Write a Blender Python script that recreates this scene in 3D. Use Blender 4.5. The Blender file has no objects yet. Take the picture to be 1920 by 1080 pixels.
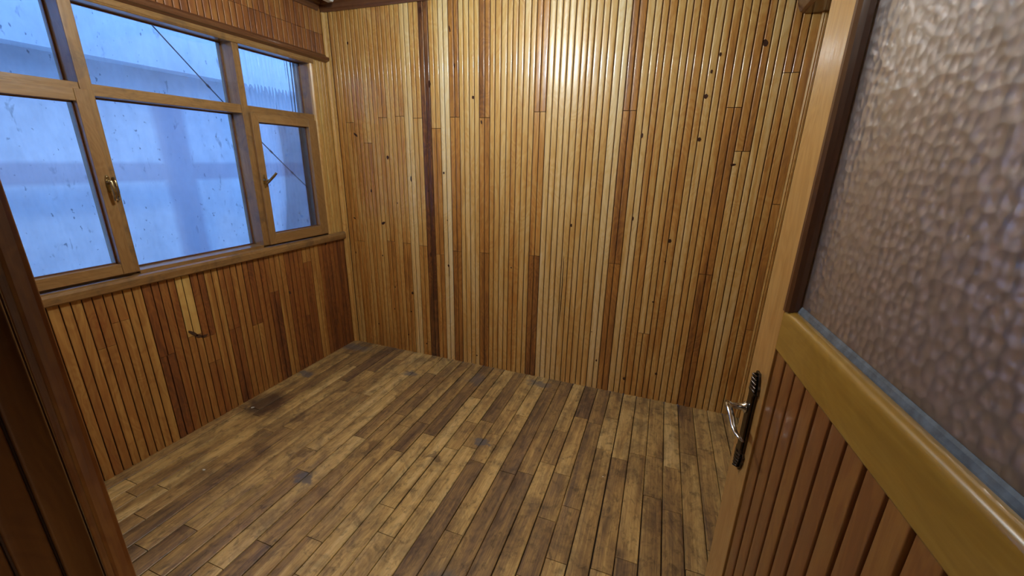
import bpy, math, random
from mathutils import Vector, Matrix

# ------------------------------------------------------------------ camera, world, lights, exposure
scn = bpy.context.scene
COL = scn.collection
CAM = Vector((2.4004, -2.6406, 1.55))
YAW, PITCH, ROLL, FPX = -0.3436, -0.3051, 0.0228, 764.121


def cam_basis():
    f = Vector((math.sin(YAW) * math.cos(PITCH), math.cos(YAW) * math.cos(PITCH), math.sin(PITCH)))
    r = Vector((math.cos(YAW), -math.sin(YAW), 0))
    u = r.cross(f)
    c, s = math.cos(ROLL), math.sin(ROLL)
    return f, c * r + s * u, -s * r + c * u


def make_camera():
    f, r, u = cam_basis()
    cd = bpy.data.cameras.new('camera')
    cd.sensor_width = 36
    cd.lens = FPX / 1920 * 36
    cd.clip_start = 0.02
    o = bpy.data.objects.new('camera', cd)
    COL.objects.link(o)
    m = Matrix(((r.x, u.x, -f.x, CAM.x), (r.y, u.y, -f.y, CAM.y), (r.z, u.z, -f.z, CAM.z), (0, 0, 0, 1)))
    o.matrix_world = m
    scn.camera = o


make_camera()
world = bpy.data.worlds.new('overcast_sky')
scn.world = world
world.use_nodes = True
wb = world.node_tree.nodes['Background']
wb.inputs[0].default_value = (0.18, 0.42, 1.0, 1)
wb.inputs[1].default_value = 3.0
scn.view_settings.view_transform = 'Standard'
scn.view_settings.look = 'None'
scn.view_settings.gamma = 1
scn.view_settings.exposure = 0.75
BULB_STRENGTH = 520.0
ADDED_PENDANT_STRENGTH = 1500.0
FILL_DOME_STRENGTH = 12.0
random.seed(7)

XL, XR, ZC = 0.0, 3.03, 2.56        # left wall, right wall, ceiling
YF = -2.38                          # room face of the wall with the doorway
JX0, JX1 = 1.66, 2.72               # doorway


# ------------------------------------------------------------------ small helpers
def tag(o, label=None, cat=None, group=None, kind=None):
    if label:
        o['label'] = label
    if cat:
        o['category'] = cat
    if group:
        o['group'] = group
    if kind:
        o['kind'] = kind
    return o


def empty(name, loc=(0, 0, 0), rz=0.0):
    o = bpy.data.objects.new(name, None)
    o.empty_display_size = 0.05
    o.location = loc
    o.rotation_euler = (0, 0, rz)
    COL.objects.link(o)
    return o


class MB:
    """collects geometry, then links it as ONE mesh object"""

    def __init__(self):
        self.v, self.f, self.sm, self.ti, self.rn, self.mi = [], [], [], [], [], []
        self.tint, self.rnd, self.mat = 0.5, 0.0, 0

    def face(self, idx, smooth=False):
        self.f.append(idx)
        self.sm.append(smooth)
        self.ti.append(self.tint)
        self.rn.append(self.rnd)
        self.mi.append(self.mat)

    def box(self, a, b):
        x0, y0, z0 = (min(a[i], b[i]) for i in range(3))
        x1, y1, z1 = (max(a[i], b[i]) for i in range(3))
        n = len(self.v)
        self.v += [(x0, y0, z0), (x1, y0, z0), (x1, y1, z0), (x0, y1, z0), (x0, y0, z1), (x1, y0, z1), (x1, y1, z1), (x0, y1, z1)]
        for q in ((0, 3, 2, 1), (4, 5, 6, 7), (0, 1, 5, 4), (1, 2, 6, 5), (2, 3, 7, 6), (3, 0, 4, 7)):
            self.face([n + i for i in q])
        return self

    def prism(self, prof, p0, p1, U, N, smooth=False, cap=True, closed=True):
        """profile [(u, n)] swept from p0 to p1; U, N are the profile axes"""
        p0, p1, U, N = Vector(p0), Vector(p1), Vector(U), Vector(N)
        n = len(self.v)
        k = len(prof)
        for p in (p0, p1):
            for (a, b) in prof:
                self.v.append(tuple(p + U * a + N * b))
        for i in range(k if closed else k - 1):
            j = (i + 1) % k
            self.face([n + i, n + j, n + k + j, n + k + i], smooth)
        if cap and closed:
            n2 = len(self.v) if smooth else n
            if smooth:
                self.v += self.v[n:n + 2 * k]
            self.face([n2 + i for i in range(k)][::-1])
            self.face([n2 + k + i for i in range(k)])
        return self

    def tube(self, pts, rad, seg=10, squash=None):
        pts = [Vector(p) for p in pts]
        if not isinstance(rad, (list, tuple)):
            rad = [rad] * len(pts)
        n = len(self.v)
        ref = Vector((0.31, 0.2, 0.93)).normalized()
        for i, p in enumerate(pts):
            t = (pts[min(i + 1, len(pts) - 1)] - pts[max(i - 1, 0)]).normalized()
            a = t.cross(ref).normalized()
            b = t.cross(a).normalized()
            for s in range(seg):
                w = 2 * math.pi * s / seg
                sb = squash if squash else 1
                self.v.append(tuple(p + a * math.cos(w) * rad[i] + b * math.sin(w) * rad[i] * sb))
        for i in range(len(pts) - 1):
            for s in range(seg):
                t = (s + 1) % seg
                self.face([n + i * seg + s, n + i * seg + t, n + (i + 1) * seg + t, n + (i + 1) * seg + s], True)
        self.face([n + s for s in range(seg)][::-1])
        self.face([n + (len(pts) - 1) * seg + s for s in range(seg)])
        return self

    def lathe(self, c, axis, prof, seg=20):
        """prof [(distance along axis, radius)]"""
        c, ax = Vector(c), Vector(axis).normalized()
        ref = Vector((0, 0, 1)) if abs(ax.z) < 0.9 else Vector((1, 0, 0))
        a = ax.cross(ref).normalized()
        b = ax.cross(a)
        n = len(self.v)
        for (d, r) in prof:
            for s in range(seg):
                w = 2 * math.pi * s / seg
                self.v.append(tuple(c + ax * d + (a * math.cos(w) + b * math.sin(w)) * max(r, 1e-4)))
        for i in range(len(prof) - 1):
            for s in range(seg):
                t = (s + 1) % seg
                self.face([n + i * seg + s, n + i * seg + t, n + (i + 1) * seg + t, n + (i + 1) * seg + s], True)
        self.face([n + s for s in range(seg)][::-1])
        self.face([n + (len(prof) - 1) * seg + s for s in range(seg)])
        return self

    def build(self, name, mats, parent=None, bevel=0.0, loc=None):
        me = bpy.data.meshes.new(name)
        me.from_pydata(self.v, [], self.f)
        if not isinstance(mats, (list, tuple)):
            mats = [mats]
        for m in mats:
            me.materials.append(m)
        me.polygons.foreach_set('use_smooth', self.sm)
        me.polygons.foreach_set('material_index', self.mi)
        at = me.attributes.new('tint', 'FLOAT', 'FACE')
        at.data.foreach_set('value', self.ti)
        at = me.attributes.new('rnd', 'FLOAT', 'FACE')
        at.data.foreach_set('value', self.rn)
        me.update()
        import bmesh
        bm = bmesh.new()
        bm.from_mesh(me)
        bmesh.ops.recalc_face_normals(bm, faces=bm.faces)
        bm.to_mesh(me)
        bm.free()
        o = bpy.data.objects.new(name, me)
        COL.objects.link(o)
        if parent:
            o.parent = parent
        if loc:
            o.location = loc
        if bevel:
            md = o.modifiers.new('bevel', 'BEVEL')
            md.width = bevel
            md.segments = 3
            md.limit_method = 'ANGLE'
            md.angle_limit = math.radians(40)
            md.harden_normals = False
        return o


# ------------------------------------------------------------------ materials
class NT:
    def __init__(self, name):
        self.m = bpy.data.materials.new(name)
        self.m.use_nodes = True
        self.t = self.m.node_tree
        self.bsdf = self.t.nodes['Principled BSDF']
        self.out = self.t.nodes['Material Output']

    def n(self, typ, **kw):
        nd = self.t.nodes.new(typ)
        for k, v in kw.items():
            setattr(nd, k, v)
        return nd

    def set(self, sock, val):
        if isinstance(val, bpy.types.NodeSocket):
            self.t.links.new(val, sock)
        else:
            sock.default_value = val

    def math(self, op, a, b=0.0, c=None, clamp=False):
        nd = self.n('ShaderNodeMath', operation=op, use_clamp=clamp)
        self.set(nd.inputs[0], a)
        self.set(nd.inputs[1], b)
        if c is not None:
            self.set(nd.inputs[2], c)
        return nd.outputs[0]

    def vmath(self, op, a, b=(0, 0, 0)):
        nd = self.n('ShaderNodeVectorMath', operation=op)
        self.set(nd.inputs[0], a)
        self.set(nd.inputs[1], b)
        return nd.outputs['Value'] if op in ('LENGTH', 'DISTANCE') else nd.outputs[0]

    def noise(self, vec, scale=1.0, detail=3.0, rough=0.5, dist=0.0):
        nd = self.n('ShaderNodeTexNoise')
        self.set(nd.inputs['Vector'], vec)
        nd.inputs['Scale'].default_value = scale
        nd.inputs['Detail'].default_value = detail
        nd.inputs['Roughness'].default_value = rough
        nd.inputs['Distortion'].default_value = dist
        return nd.outputs['Fac']

    def ramp(self, fac, stops, interp='LINEAR'):
        nd = self.n('ShaderNodeValToRGB')
        cr = nd.color_ramp
        cr.interpolation = interp
        while len(cr.elements) < len(stops):
            cr.elements.new(0.5)
        for e, (p, c) in zip(cr.elements, stops):
            e.position = p
            e.color = (*c, 1) if len(c) == 3 else c
        self.set(nd.inputs[0], fac)
        return nd.outputs[0]

    def mix(self, fac, a, b, mode='MIX'):
        nd = self.n('ShaderNodeMix', data_type='RGBA', blend_type=mode)
        self.set(nd.inputs[0], fac)
        self.set(nd.inputs[6], a if isinstance(a, bpy.types.NodeSocket) else (*a, 1))
        self.set(nd.inputs[7], b if isinstance(b, bpy.types.NodeSocket) else (*b, 1))
        return nd.outputs[2]

    def bump(self, h, strength=0.3, dist=0.001, normal=None):
        nd = self.n('ShaderNodeBump')
        nd.inputs['Strength'].default_value = strength
        nd.inputs['Distance'].default_value = dist
        self.set(nd.inputs['Height'], h)
        if normal:
            self.set(nd.inputs['Normal'], normal)
        return nd.outputs[0]


PINE = [(0.0, (0.085, 0.030, 0.014)), (0.2, (0.26, 0.105, 0.028)), (0.40, (0.45, 0.205, 0.046)), (0.60, (0.58, 0.345, 0.105)), (0.80, (0.69, 0.49, 0.22)), (1.0, (0.77, 0.63, 0.38))]
LOWP = [(0.0, (0.12, 0.040, 0.017)), (0.2, (0.26, 0.090, 0.024)), (0.42, (0.36, 0.165, 0.042)), (0.65, (0.52, 0.30, 0.085)), (1.0, (0.70, 0.50, 0.17))]
FRAMEC = [(0.0, (0.10, 0.05, 0.022)), (0.35, (0.24, 0.125, 0.042)), (0.65, (0.36, 0.21, 0.080)), (1.0, (0.52, 0.37, 0.18))]
DARKC = [(0.0, (0.035, 0.012, 0.007)), (0.5, (0.12, 0.045, 0.018)), (1.0, (0.24, 0.11, 0.045))]
DOORC = [(0.0, (0.09, 0.027, 0.010)), (0.35, (0.19, 0.066, 0.018)), (0.65, (0.33, 0.150, 0.034)), (1.0, (0.52, 0.31, 0.11))]


def wood(name, ramp, axis='z', use_attr=False, tint=0.5, var=0.35, fine=0.16, rough=0.38, coat=0.55, coat_rough=0.12, wav=0.25, freq=18.0, spec=0.5, grime=0.0):
    t = NT(name)
    co = t.n('ShaderNodeTexCoord').outputs['Object']
    if use_attr:
        rn = t.n('ShaderNodeAttribute', attribute_name='rnd').outputs['Fac']
        off = t.n('ShaderNodeCombineXYZ')
        t.set(off.inputs[0], t.math('MULTIPLY', rn, 37.0))
        t.set(off.inputs[1], t.math('MULTIPLY', rn, 61.0))
        t.set(off.inputs[2], t.math('MULTIPLY', rn, 23.0))
        vec = t.vmath('ADD', co, off.outputs[0])
        ti = t.n('ShaderNodeAttribute', attribute_name='tint').outputs['Fac']
    else:
        vec, ti = co, tint
    i = 'xyz'.index(axis)

    def sc(a, l):
        s = [a, a, a]
        s[i] = l
        return t.vmath('MULTIPLY', vec, tuple(s))
    n1 = t.noise(sc(freq, 1.1), 1.0, 3.0, 0.55, 0.9)
    n2 = t.noise(sc(170.0, 5.0), 1.0, 2.0, 0.6)
    n3 = t.noise(sc(7.0, 2.4), 1.0, 3.0, 0.5, 1.5)
    rings = t.math('SINE', t.math('MULTIPLY', n3, 55.0))
    f = t.math('ADD', ti, t.math('MULTIPLY', t.math('SUBTRACT', n1, 0.5), var * 2))
    f = t.math('ADD', f, t.math('MULTIPLY', t.math('SUBTRACT', n2, 0.5), fine * 2))
    f = t.math('ADD', f, t.math('MULTIPLY', rings, 0.045), clamp=True)
    col = t.ramp(f, ramp)
    if grime:
        g = t.noise(co, 9.0, 5.0, 0.65, 0.6)
        gm = t.ramp(g, [(0.50, (0, 0, 0)), (0.68, (1, 1, 1))])
        col = t.mix(t.math('MULTIPLY', gm, grime), col, (0.05, 0.04, 0.035))
    t.set(t.bsdf.inputs['Base Color'], col)
    t.set(t.bsdf.inputs['Roughness'], rough)
    t.set(t.bsdf.inputs['Coat Weight'], coat)
    t.set(t.bsdf.inputs['Coat Roughness'], coat_rough)
    t.set(t.bsdf.inputs['Specular IOR Level'], spec)
    wv = t.noise(sc(30.0, 9.0), 1.0, 2.0, 0.5)
    nb = t.bump(wv, wav, 0.004)
    nb = t.bump(n2, 0.25, 0.0006, nb)
    t.set(t.bsdf.inputs['Normal'], nb)
    t.set(t.bsdf.inputs['Coat Normal'], t.bump(wv, wav, 0.004))
    return t.m


def plain(name, col, rough=0.5, metal=0.0, nscale=0, namp=0.2, bump=0.0, coat=0.0):
    t = NT(name)
    t.set(t.bsdf.inputs['Roughness'], rough)
    t.set(t.bsdf.inputs['Metallic'], metal)
    t.set(t.bsdf.inputs['Coat Weight'], coat)
    co = t.n('ShaderNodeTexCoord').outputs['Object']
    n = t.noise(co, nscale or 40.0, 4.0, 0.6)
    dark = tuple(c * (1 - namp) for c in col)
    t.set(t.bsdf.inputs['Base Color'], t.ramp(n, [(0.3, dark), (0.7, col)]))
    if bump:
        t.set(t.bsdf.inputs['Normal'], t.bump(n, bump, 0.002))
    return t.m


def emitter(name, col, strength):
    t = NT(name)
    e = t.n('ShaderNodeEmission')
    e.inputs[0].default_value = (*col, 1)
    e.inputs[1].default_value = strength
    t.t.links.new(e.outputs[0], t.out.inputs[0])
    return t.m


def clear_glass(name, flutes=False, dust=0.06):
    """thin pane: transmits straight, reflects by fresnel, a little dirt"""
    t = NT(name)
    t.t.nodes.remove(t.bsdf)
    co = t.n('ShaderNodeTexCoord').outputs['Object']
    fr = t.n('ShaderNodeFresnel')
    fr.inputs[0].default_value = 1.5
    tr = t.n('ShaderNodeBsdfTransparent')
    tr.inputs[0].default_value = (0.94, 0.96, 0.97, 1)
    gl = t.n('ShaderNodeBsdfGlossy')
    gl.inputs['Roughness'].default_value = 0.02
    base = tr.outputs[0]
    if flutes:
        nsc = t.vmath('MULTIPLY', co, (0, 1, 0.06))
        sy = t.n('ShaderNodeSeparateXYZ')
        t.set(sy.inputs[0], co)
        w = t.math('SINE', t.math('ADD', t.math('MULTIPLY', sy.outputs[1], 235.0), t.math('MULTIPLY', t.noise(nsc, 14.0, 1.0, 0.4), 9.0)))
        nb = t.bump(w, 1.0, 0.0016)
        rf = t.n('ShaderNodeBsdfRefraction')
        rf.inputs['IOR'].default_value = 1.4
        rf.inputs['Roughness'].default_value = 0.03
        t.set(rf.inputs['Normal'], nb)
        m0 = t.n('ShaderNodeMixShader')
        m0.inputs[0].default_value = 0.9
        t.set(m0.inputs[1], tr.outputs[0])
        t.set(m0.inputs[2], rf.outputs[0])
        base = m0.outputs[0]
        t.set(gl.inputs['Normal'], nb)
    df = t.n('ShaderNodeBsdfTranslucent')
    df.inputs[0].default_value = (0.8, 0.85, 0.9, 1)
    dn = t.noise(t.vmath('MULTIPLY', co, (1, 6, 2)), 4.0, 5.0, 0.7)
    md = t.n('ShaderNodeMixShader')
    t.set(md.inputs[0], t.math('MULTIPLY', t.ramp(dn, [(0.45, (0, 0, 0)), (0.75, (1, 1, 1))]), dust))
    t.set(md.inputs[1], base)
    t.set(md.inputs[2], df.outputs[0])
    mx = t.n('ShaderNodeMixShader')
    t.set(mx.inputs[0], t.math('MULTIPLY', fr.outputs[0], 0.75))
    t.set(mx.inputs[1], md.outputs[0])
    t.set(mx.inputs[2], gl.outputs[0])
    t.t.links.new(mx.outputs[0], t.out.inputs[0])
    return t.m


def hammered_glass(name):
    t = NT(name)
    t.t.nodes.remove(t.bsdf)
    co = t.n('ShaderNodeTexCoord').outputs['Object']
    wob = t.noise(co, 14.0, 2.0, 0.5)
    v = co
    vo = t.n('ShaderNodeTexVoronoi', feature='SMOOTH_F1')
    t.set(vo.inputs['Vector'], v)
    vo.inputs['Scale'].default_value = 64.0
    vo.inputs['Smoothness'].default_value = 0.35
    vo.inputs['Randomness'].default_value = 0.75
    h = t.math('ADD', t.math('MULTIPLY', vo.outputs['Distance'], 1.0), t.math('MULTIPLY', wob, 0.7))
    nb = t.bump(h, 0.7, 0.0036)
    nb2 = t.bump(h, 0.7, 0.0030)
    rf = t.n('ShaderNodeBsdfRefraction')
    rf.inputs['IOR'].default_value = 1.2
    rf.inputs['Roughness'].default_value = 0.30
    rf.inputs['Color'].default_value = (0.95, 0.93, 0.93, 1)
    t.set(rf.inputs['Normal'], nb)
    tr = t.n('ShaderNodeBsdfTransparent')
    tr.inputs[0].default_value = (0.9, 0.88, 0.88, 1)
    tl = t.n('ShaderNodeBsdfTranslucent')
    tl.inputs[0].default_value = (0.84, 0.72, 0.68, 1)
    t.set(tl.inputs['Normal'], nb)
    df = t.n('ShaderNodeBsdfDiffuse')
    df.inputs[0].default_value = (0.78, 0.70, 0.68, 1)
    t.set(df.inputs['Normal'], nb)
    gl = t.n('ShaderNodeBsdfGlossy')
    gl.inputs['Roughness'].default_value = 0.25
    gl.inputs['Color'].default_value = (0.92, 0.90, 0.90, 1)
    g2 = t.n('ShaderNodeBsdfGlossy')
    g2.inputs['Roughness'].default_value = 0.07
    t.set(g2.inputs['Normal'], nb2)
    t.set(gl.inputs['Normal'], nb2)

    def mx(f, a, b):
        m = t.n('ShaderNodeMixShader')
        t.set(m.inputs[0], f)
        t.set(m.inputs[1], a)
        t.set(m.inputs[2], b)
        return m.outputs[0]
    a = mx(0.25, rf.outputs[0], tr.outputs[0])
    a = mx(0.16, a, tl.outputs[0])
    a = mx(0.10, a, df.outputs[0])
    fr = t.n('ShaderNodeFresnel')
    fr.inputs[0].default_value = 1.5
    c = mx(t.math('MULTIPLY', fr.outputs[0], 2.6, clamp=True), a, gl.outputs[0])
    c = mx(0.045, c, g2.outputs[0])
    t.t.links.new(c, t.out.inputs[0])
    return t.m


# dark worn patches of the floor: x, y, radius x, radius y, strength, bluish
STAINS = [(0.10, -0.12, 0.20, 0.07, 0.7, 1), (0.07, -0.62, 0.07, 0.05, 0.9, 1), (0.14, -1.02, 0.16, 0.19, 0.9, 0), (0.78, -0.33, 0.07, 0.05, 0.85, 1),
          (1.28, -0.22, 0.08, 0.10, 0.6, 1), (1.72, -0.10, 0.12, 0.05, 0.8, 1), (1.60, -0.85, 0.06, 0.035, 0.95, 1), (0.88, -1.42, 0.07, 0.05, 0.9, 1),
          (0.72, -1.30, 0.07, 0.05, 0.6, 0), (1.80, -1.65, 0.10, 0.08, 0.75, 1), (1.40, -1.05, 0.05, 0.03, 0.7, 0), (1.05, -1.12, 0.05, 0.09, 0.6, 0),
          (0.45, -1.05, 0.05, 0.07, 0.6, 0), (0.50, -1.35, 0.08, 0.05, 0.5, 0), (2.05, -0.12, 0.05, 0.20, 0.45, 0)]


def floor_wood(name):
    ramp = [(0.0, (0.08, 0.050, 0.034)), (0.22, (0.19, 0.122, 0.072)), (0.5, (0.39, 0.255, 0.105)), (0.72, (0.58, 0.41, 0.165)), (1.0, (0.74, 0.58, 0.28))]
    m = wood(name, ramp, 'y', True, var=0.55, fine=0.30, rough=0.42, coat=0.25, coat_rough=0.22, wav=0.3, freq=15.0)
    t = NT.__new__(NT)
    t.m, t.t = m, m.node_tree
    t.bsdf, t.out = t.t.nodes['Principled BSDF'], t.t.nodes['Material Output']
    co = t.n('ShaderNodeTexCoord').outputs['Object']
    old = t.bsdf.inputs['Base Color'].links[0].from_socket
    # general grime: broad blotches and dark smudges
    g1 = t.noise(t.vmath('MULTIPLY', co, (1.6, 1.0, 1)), 5.5, 6.0, 0.68, 0.8)
    col = t.mix(t.math('MULTIPLY', t.ramp(g1, [(0.46, (0, 0, 0)), (0.66, (1, 1, 1))]), 0.55), old, (0.075, 0.050, 0.040))
    g2 = t.noise(t.vmath('MULTIPLY', co, (1.5, 1, 1)), 17.0, 5.0, 0.72, 0.5)
    col = t.mix(t.math('MULTIPLY', t.ramp(g2, [(0.52, (0, 0, 0)), (0.68, (1, 1, 1))]), 0.6), col, (0.05, 0.032, 0.02))
    wob = t.n('ShaderNodeTexNoise')
    wob.inputs['Scale'].default_value = 22.0
    wob.inputs['Detail'].default_value = 4.0
    t.set(wob.inputs['Vector'], co)
    cw = t.vmath('ADD', co, t.vmath('MULTIPLY', t.vmath('SUBTRACT', wob.outputs['Color'], (0.5, 0.5, 0.5)), (0.16, 0.12, 0)))
    for (x, y, rx, ry, s, blue) in STAINS:
        d = t.vmath('MULTIPLY', t.vmath('SUBTRACT', cw, (x, y, 0)), (1 / rx, 1 / ry, 0))
        L = t.vmath('LENGTH', d)
        k = t.ramp(L, [(0.5, (1, 1, 1)), (0.95, (0, 0, 0))])
        col = t.mix(t.math('MULTIPLY', k, s * 0.9), col, (0.12, 0.125, 0.145) if blue else (0.06, 0.034, 0.030))
    t.set(t.bsdf.inputs['Base Color'], col)
    return m


M = {}
M['pine'] = wood('varnished_pine_slats', PINE, 'z', True, var=0.36, fine=0.13, rough=0.34, coat=0.7, coat_rough=0.13, wav=0.22)
M['low'] = wood('reddish_pine_slats', LOWP, 'z', True, var=0.34, fine=0.12, rough=0.42, coat=0.4, coat_rough=0.25)
M['doorslat'] = wood('door_slat_wood', DOORC, 'z', True, var=0.12, fine=0.08, rough=0.35, coat=0.6, coat_rough=0.12)
M['floor'] = floor_wood('worn_floor_planks')
M['frame_y'] = wood('window_frame_rail_wood', FRAMEC, 'y', tint=0.42, var=0.25, grime=0.45)
M['frame_z'] = wood('window_frame_post_wood', FRAMEC, 'z', tint=0.40, var=0.25, grime=0.45)
M['sash_y'] = wood('sash_rail_wood', FRAMEC, 'y', tint=0.46, var=0.12, rough=0.4)
M['sash_z'] = wood('sash_stile_wood', FRAMEC, 'z', tint=0.44, var=0.12, rough=0.4)
M['dark_x'] = wood('dark_moulding_wood_x', DARKC, 'x', tint=0.5, var=0.2)
M['dark_y'] = wood('dark_moulding_wood_y', DARKC, 'y', tint=0.5, var=0.2)
M['trim_z'] = wood('pale_corner_trim_wood', PINE, 'z', tint=0.55, var=0.12)
M['stile'] = wood('door_stile_wood', DOORC, 'z', tint=0.80, var=0.10, rough=0.30, coat=0.7, coat_rough=0.10)
M['rail'] = wood('door_rail_wood', [(0.0, (0.12, 0.05, 0.008)), (0.5, (0.27, 0.145, 0.020)), (1.0, (0.42, 0.26, 0.05))], 'y', tint=0.5, var=0.22, rough=0.30, coat=0.8, coat_rough=0.08)
M['jamb'] = wood('door_casing_wood', DOORC, 'z', tint=0.38, var=0.16, rough=0.3, coat=0.8, coat_rough=0.1)
M['backing'] = plain('dark_groove_backing', (0.07, 0.030, 0.014), 0.8)
M['gap'] = plain('dirt_in_floor_seams', (0.018, 0.011, 0.008), 0.9)
M['knot'] = plain('pine_knot', (0.045, 0.014, 0.008), 0.35, coat=0.5)
M['brass'] = plain('aged_brass', (0.50, 0.40, 0.22), 0.28, 1.0, 60, 0.5)
M['dark_metal'] = plain('dark_bronze', (0.10, 0.075, 0.06), 0.3, 1.0, 60, 0.4)
M['steel'] = plain('worn_chrome', (0.62, 0.62, 0.64), 0.2, 1.0, 60, 0.3)
M['putty'] = plain('grey_glazing_putty', (0.12, 0.15, 0.19), 0.35, 0, 60, 0.6)
M['white'] = plain('white_enamel', (0.75, 0.78, 0.8), 0.35)
M['plug'] = plain('white_chip', (0.75, 0.74, 0.70), 0.5)
M['cable'] = plain('black_cable_sheath', (0.03, 0.032, 0.04), 0.5)
M['pane'] = clear_glass('window_glass')
M['fluted'] = clear_glass('fluted_window_glass', True)
M['hammered'] = hammered_glass('hammered_door_glass')
M['plaster'] = plain('hall_plaster', (0.55, 0.47, 0.38), 0.8)


def outside_plaster():
    t = NT('weathered_white_render')
    co = t.n('ShaderNodeTexCoord').outputs['Object']
    a = t.noise(co, 3.0, 6.0, 0.65)
    col = t.ramp(a, [(0.3, (0.66, 0.66, 0.68)), (0.7, (0.84, 0.84, 0.85))])
    # small dark drips of dirt
    s = t.noise(t.vmath('MULTIPLY', co, (1, 15, 6.5)), 1.0, 3.0, 0.6, 0.4)
    col = t.mix(t.math('MULTIPLY', t.ramp(s, [(0.64, (0, 0, 0)), (0.71, (1, 1, 1))]), 0.5), col, (0.16, 0.17, 0.18))
    s2 = t.noise(t.vmath('MULTIPLY', co, (1, 34, 20)), 1.0, 2.0, 0.5)
    col = t.mix(t.math('MULTIPLY', t.ramp(s2, [(0.69, (0, 0, 0)), (0.74, (1, 1, 1))]), 0.7), col, (0.10, 0.11, 0.13))
    # soft greyer bands across the render, one level and one upright
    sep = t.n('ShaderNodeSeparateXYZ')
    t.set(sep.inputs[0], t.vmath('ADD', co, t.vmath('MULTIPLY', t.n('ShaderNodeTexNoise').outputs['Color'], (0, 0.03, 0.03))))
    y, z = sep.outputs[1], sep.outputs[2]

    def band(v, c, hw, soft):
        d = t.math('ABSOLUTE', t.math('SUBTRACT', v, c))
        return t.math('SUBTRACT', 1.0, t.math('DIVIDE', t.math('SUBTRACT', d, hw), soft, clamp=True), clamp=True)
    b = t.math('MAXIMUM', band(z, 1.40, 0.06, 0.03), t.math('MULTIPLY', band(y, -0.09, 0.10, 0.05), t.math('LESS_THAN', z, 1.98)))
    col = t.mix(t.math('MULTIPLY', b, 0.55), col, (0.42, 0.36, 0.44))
    t.set(t.bsdf.inputs['Base Color'], col)
    t.set(t.bsdf.inputs['Roughness'], 0.9)
    t.set(t.bsdf.inputs['Normal'], t.bump(a, 0.2, 0.01))
    return t.m


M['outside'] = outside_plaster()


# ------------------------------------------------------------------ slatted boards
def slat_profile(w, gd=0.0060, g=0.0022, r=0.0045, crown=0.00022):
    """one slat of width w centred on 0: rounded shoulders, faint crown"""
    h = w / 2 - g
    pts = [(-h, -gd)]
    for k in range(4):
        a = math.pi / 2 * k / 3
        pts.append((-h + r - r * math.cos(a), -r + r * math.sin(a)))
    m = []
    for (x, d) in pts[1:]:
        m.append((x, d))
    left = [(-h, -gd)] + [(x, d) for x, d in m]
    mid = [(-h * 0.4, crown * 0.8), (0, crown), (h * 0.4, crown * 0.8)]
    right = [(-x, d) for x, d in left[::-1]]
    return left + mid + right


def add_board(mb, origin, U, N, V, w, l0, l1, nsl, tint, prof_kw={}):
    """board of nsl slats, left edge at origin, from l0 to l1 along V"""
    origin, U, N, V = Vector(origin), Vector(U), Vector(N), Vector(V)
    mb.rnd = random.random()
    share = random.uniform(0.45, 0.55) if nsl == 2 else 1.0
    for s in range(nsl):
        sw = w * (share if s == 0 else 1 - share)
        at0 = 0.0 if s == 0 else w * share
        mb.tint = max(0.0, min(1.0, tint + random.uniform(-0.02, 0.02)))
        pr = slat_profile(sw, **prof_kw)
        c = origin + U * (at0 + sw / 2) + N * random.uniform(-0.0006, 0.0006)
        n = len(mb.v)
        k = len(pr)
        for L in (l0, l1):
            for (a, b) in pr:
                mb.v.append(tuple(c + U * a + N * b + V * L))
        for i in range(k - 1):
            mb.face([n + i, n + i + 1, n + k + i + 1, n + k + i], True)
        # end cuts on vertices of their own, so the long faces keep level normals
        n2 = len(mb.v)
        mb.v += mb.v[n:n + 2 * k]
        mb.face([n2 + i for i in range(k)])
        mb.face([n2 + k + i for i in range(k)])


def knot(mb, c, U, N, V, rx, rz, ang=0.0):
    c, U, N, V = Vector(c), Vector(U), Vector(N), Vector(V)
    n = len(mb.v)
    k = 14
    mb.mat = 1
    for i in range(k):
        a = 2 * math.pi * i / k
        x, z = rx * math.cos(a) * random.uniform(0.8, 1.15), rz * math.sin(a) * random.uniform(0.85, 1.1)
        x, z = x * math.cos(ang) - z * math.sin(ang), x * math.sin(ang) + z * math.cos(ang)
        mb.v.append(tuple(c + U * x + V * z + N * 0.0016))
    mb.face([n + i for i in range(k)])
    mb.mat = 0


X, Y, Z = (1, 0, 0), (0, 1, 0), (0, 0, 1)
NX, NY = (-1, 0, 0), (0, -1, 0)

# ---- back wall: x start, tints (below .91, between, above 1.83), joint heights
B = []
xs = [0.0 + 0.047] + [0.119 + 0.0723 * k for k in range(15)]
xs += [1.203 + 0.0748 * k for k in range(5)] + [1.577 + 0.0773 * k for k in range(18)]
xs = [x for x in xs]
back_t = {
    0: (.50, .52, .50, None), 1: (.46, .50, .52, (.899, 1.785)), 2: (.50, .53, .50, None), 3: (.44, .50, .50, (None, 1.644)), 4: (.52, .58, .52, None),
    5: (.48, .50, .50, (.923, 1.816)), 6: (.52, .60, .48, None), 7: (.46, .52, .50, (.919, 1.823)), 8: (.62, .80, .74, None), 9: (.48, .56, .58, (.912, 1.809)),
    10: (.10, .12, .16, None), 11: (.46, .48, .60, (.859, 1.743)), 12: (.74, .82, .82, None), 13: (.38, .40, .36, (.897, 1.813)), 14: (.60, .74, .72, None),
    15: (.55, .66, .70, None)}
mb = MB()
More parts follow.
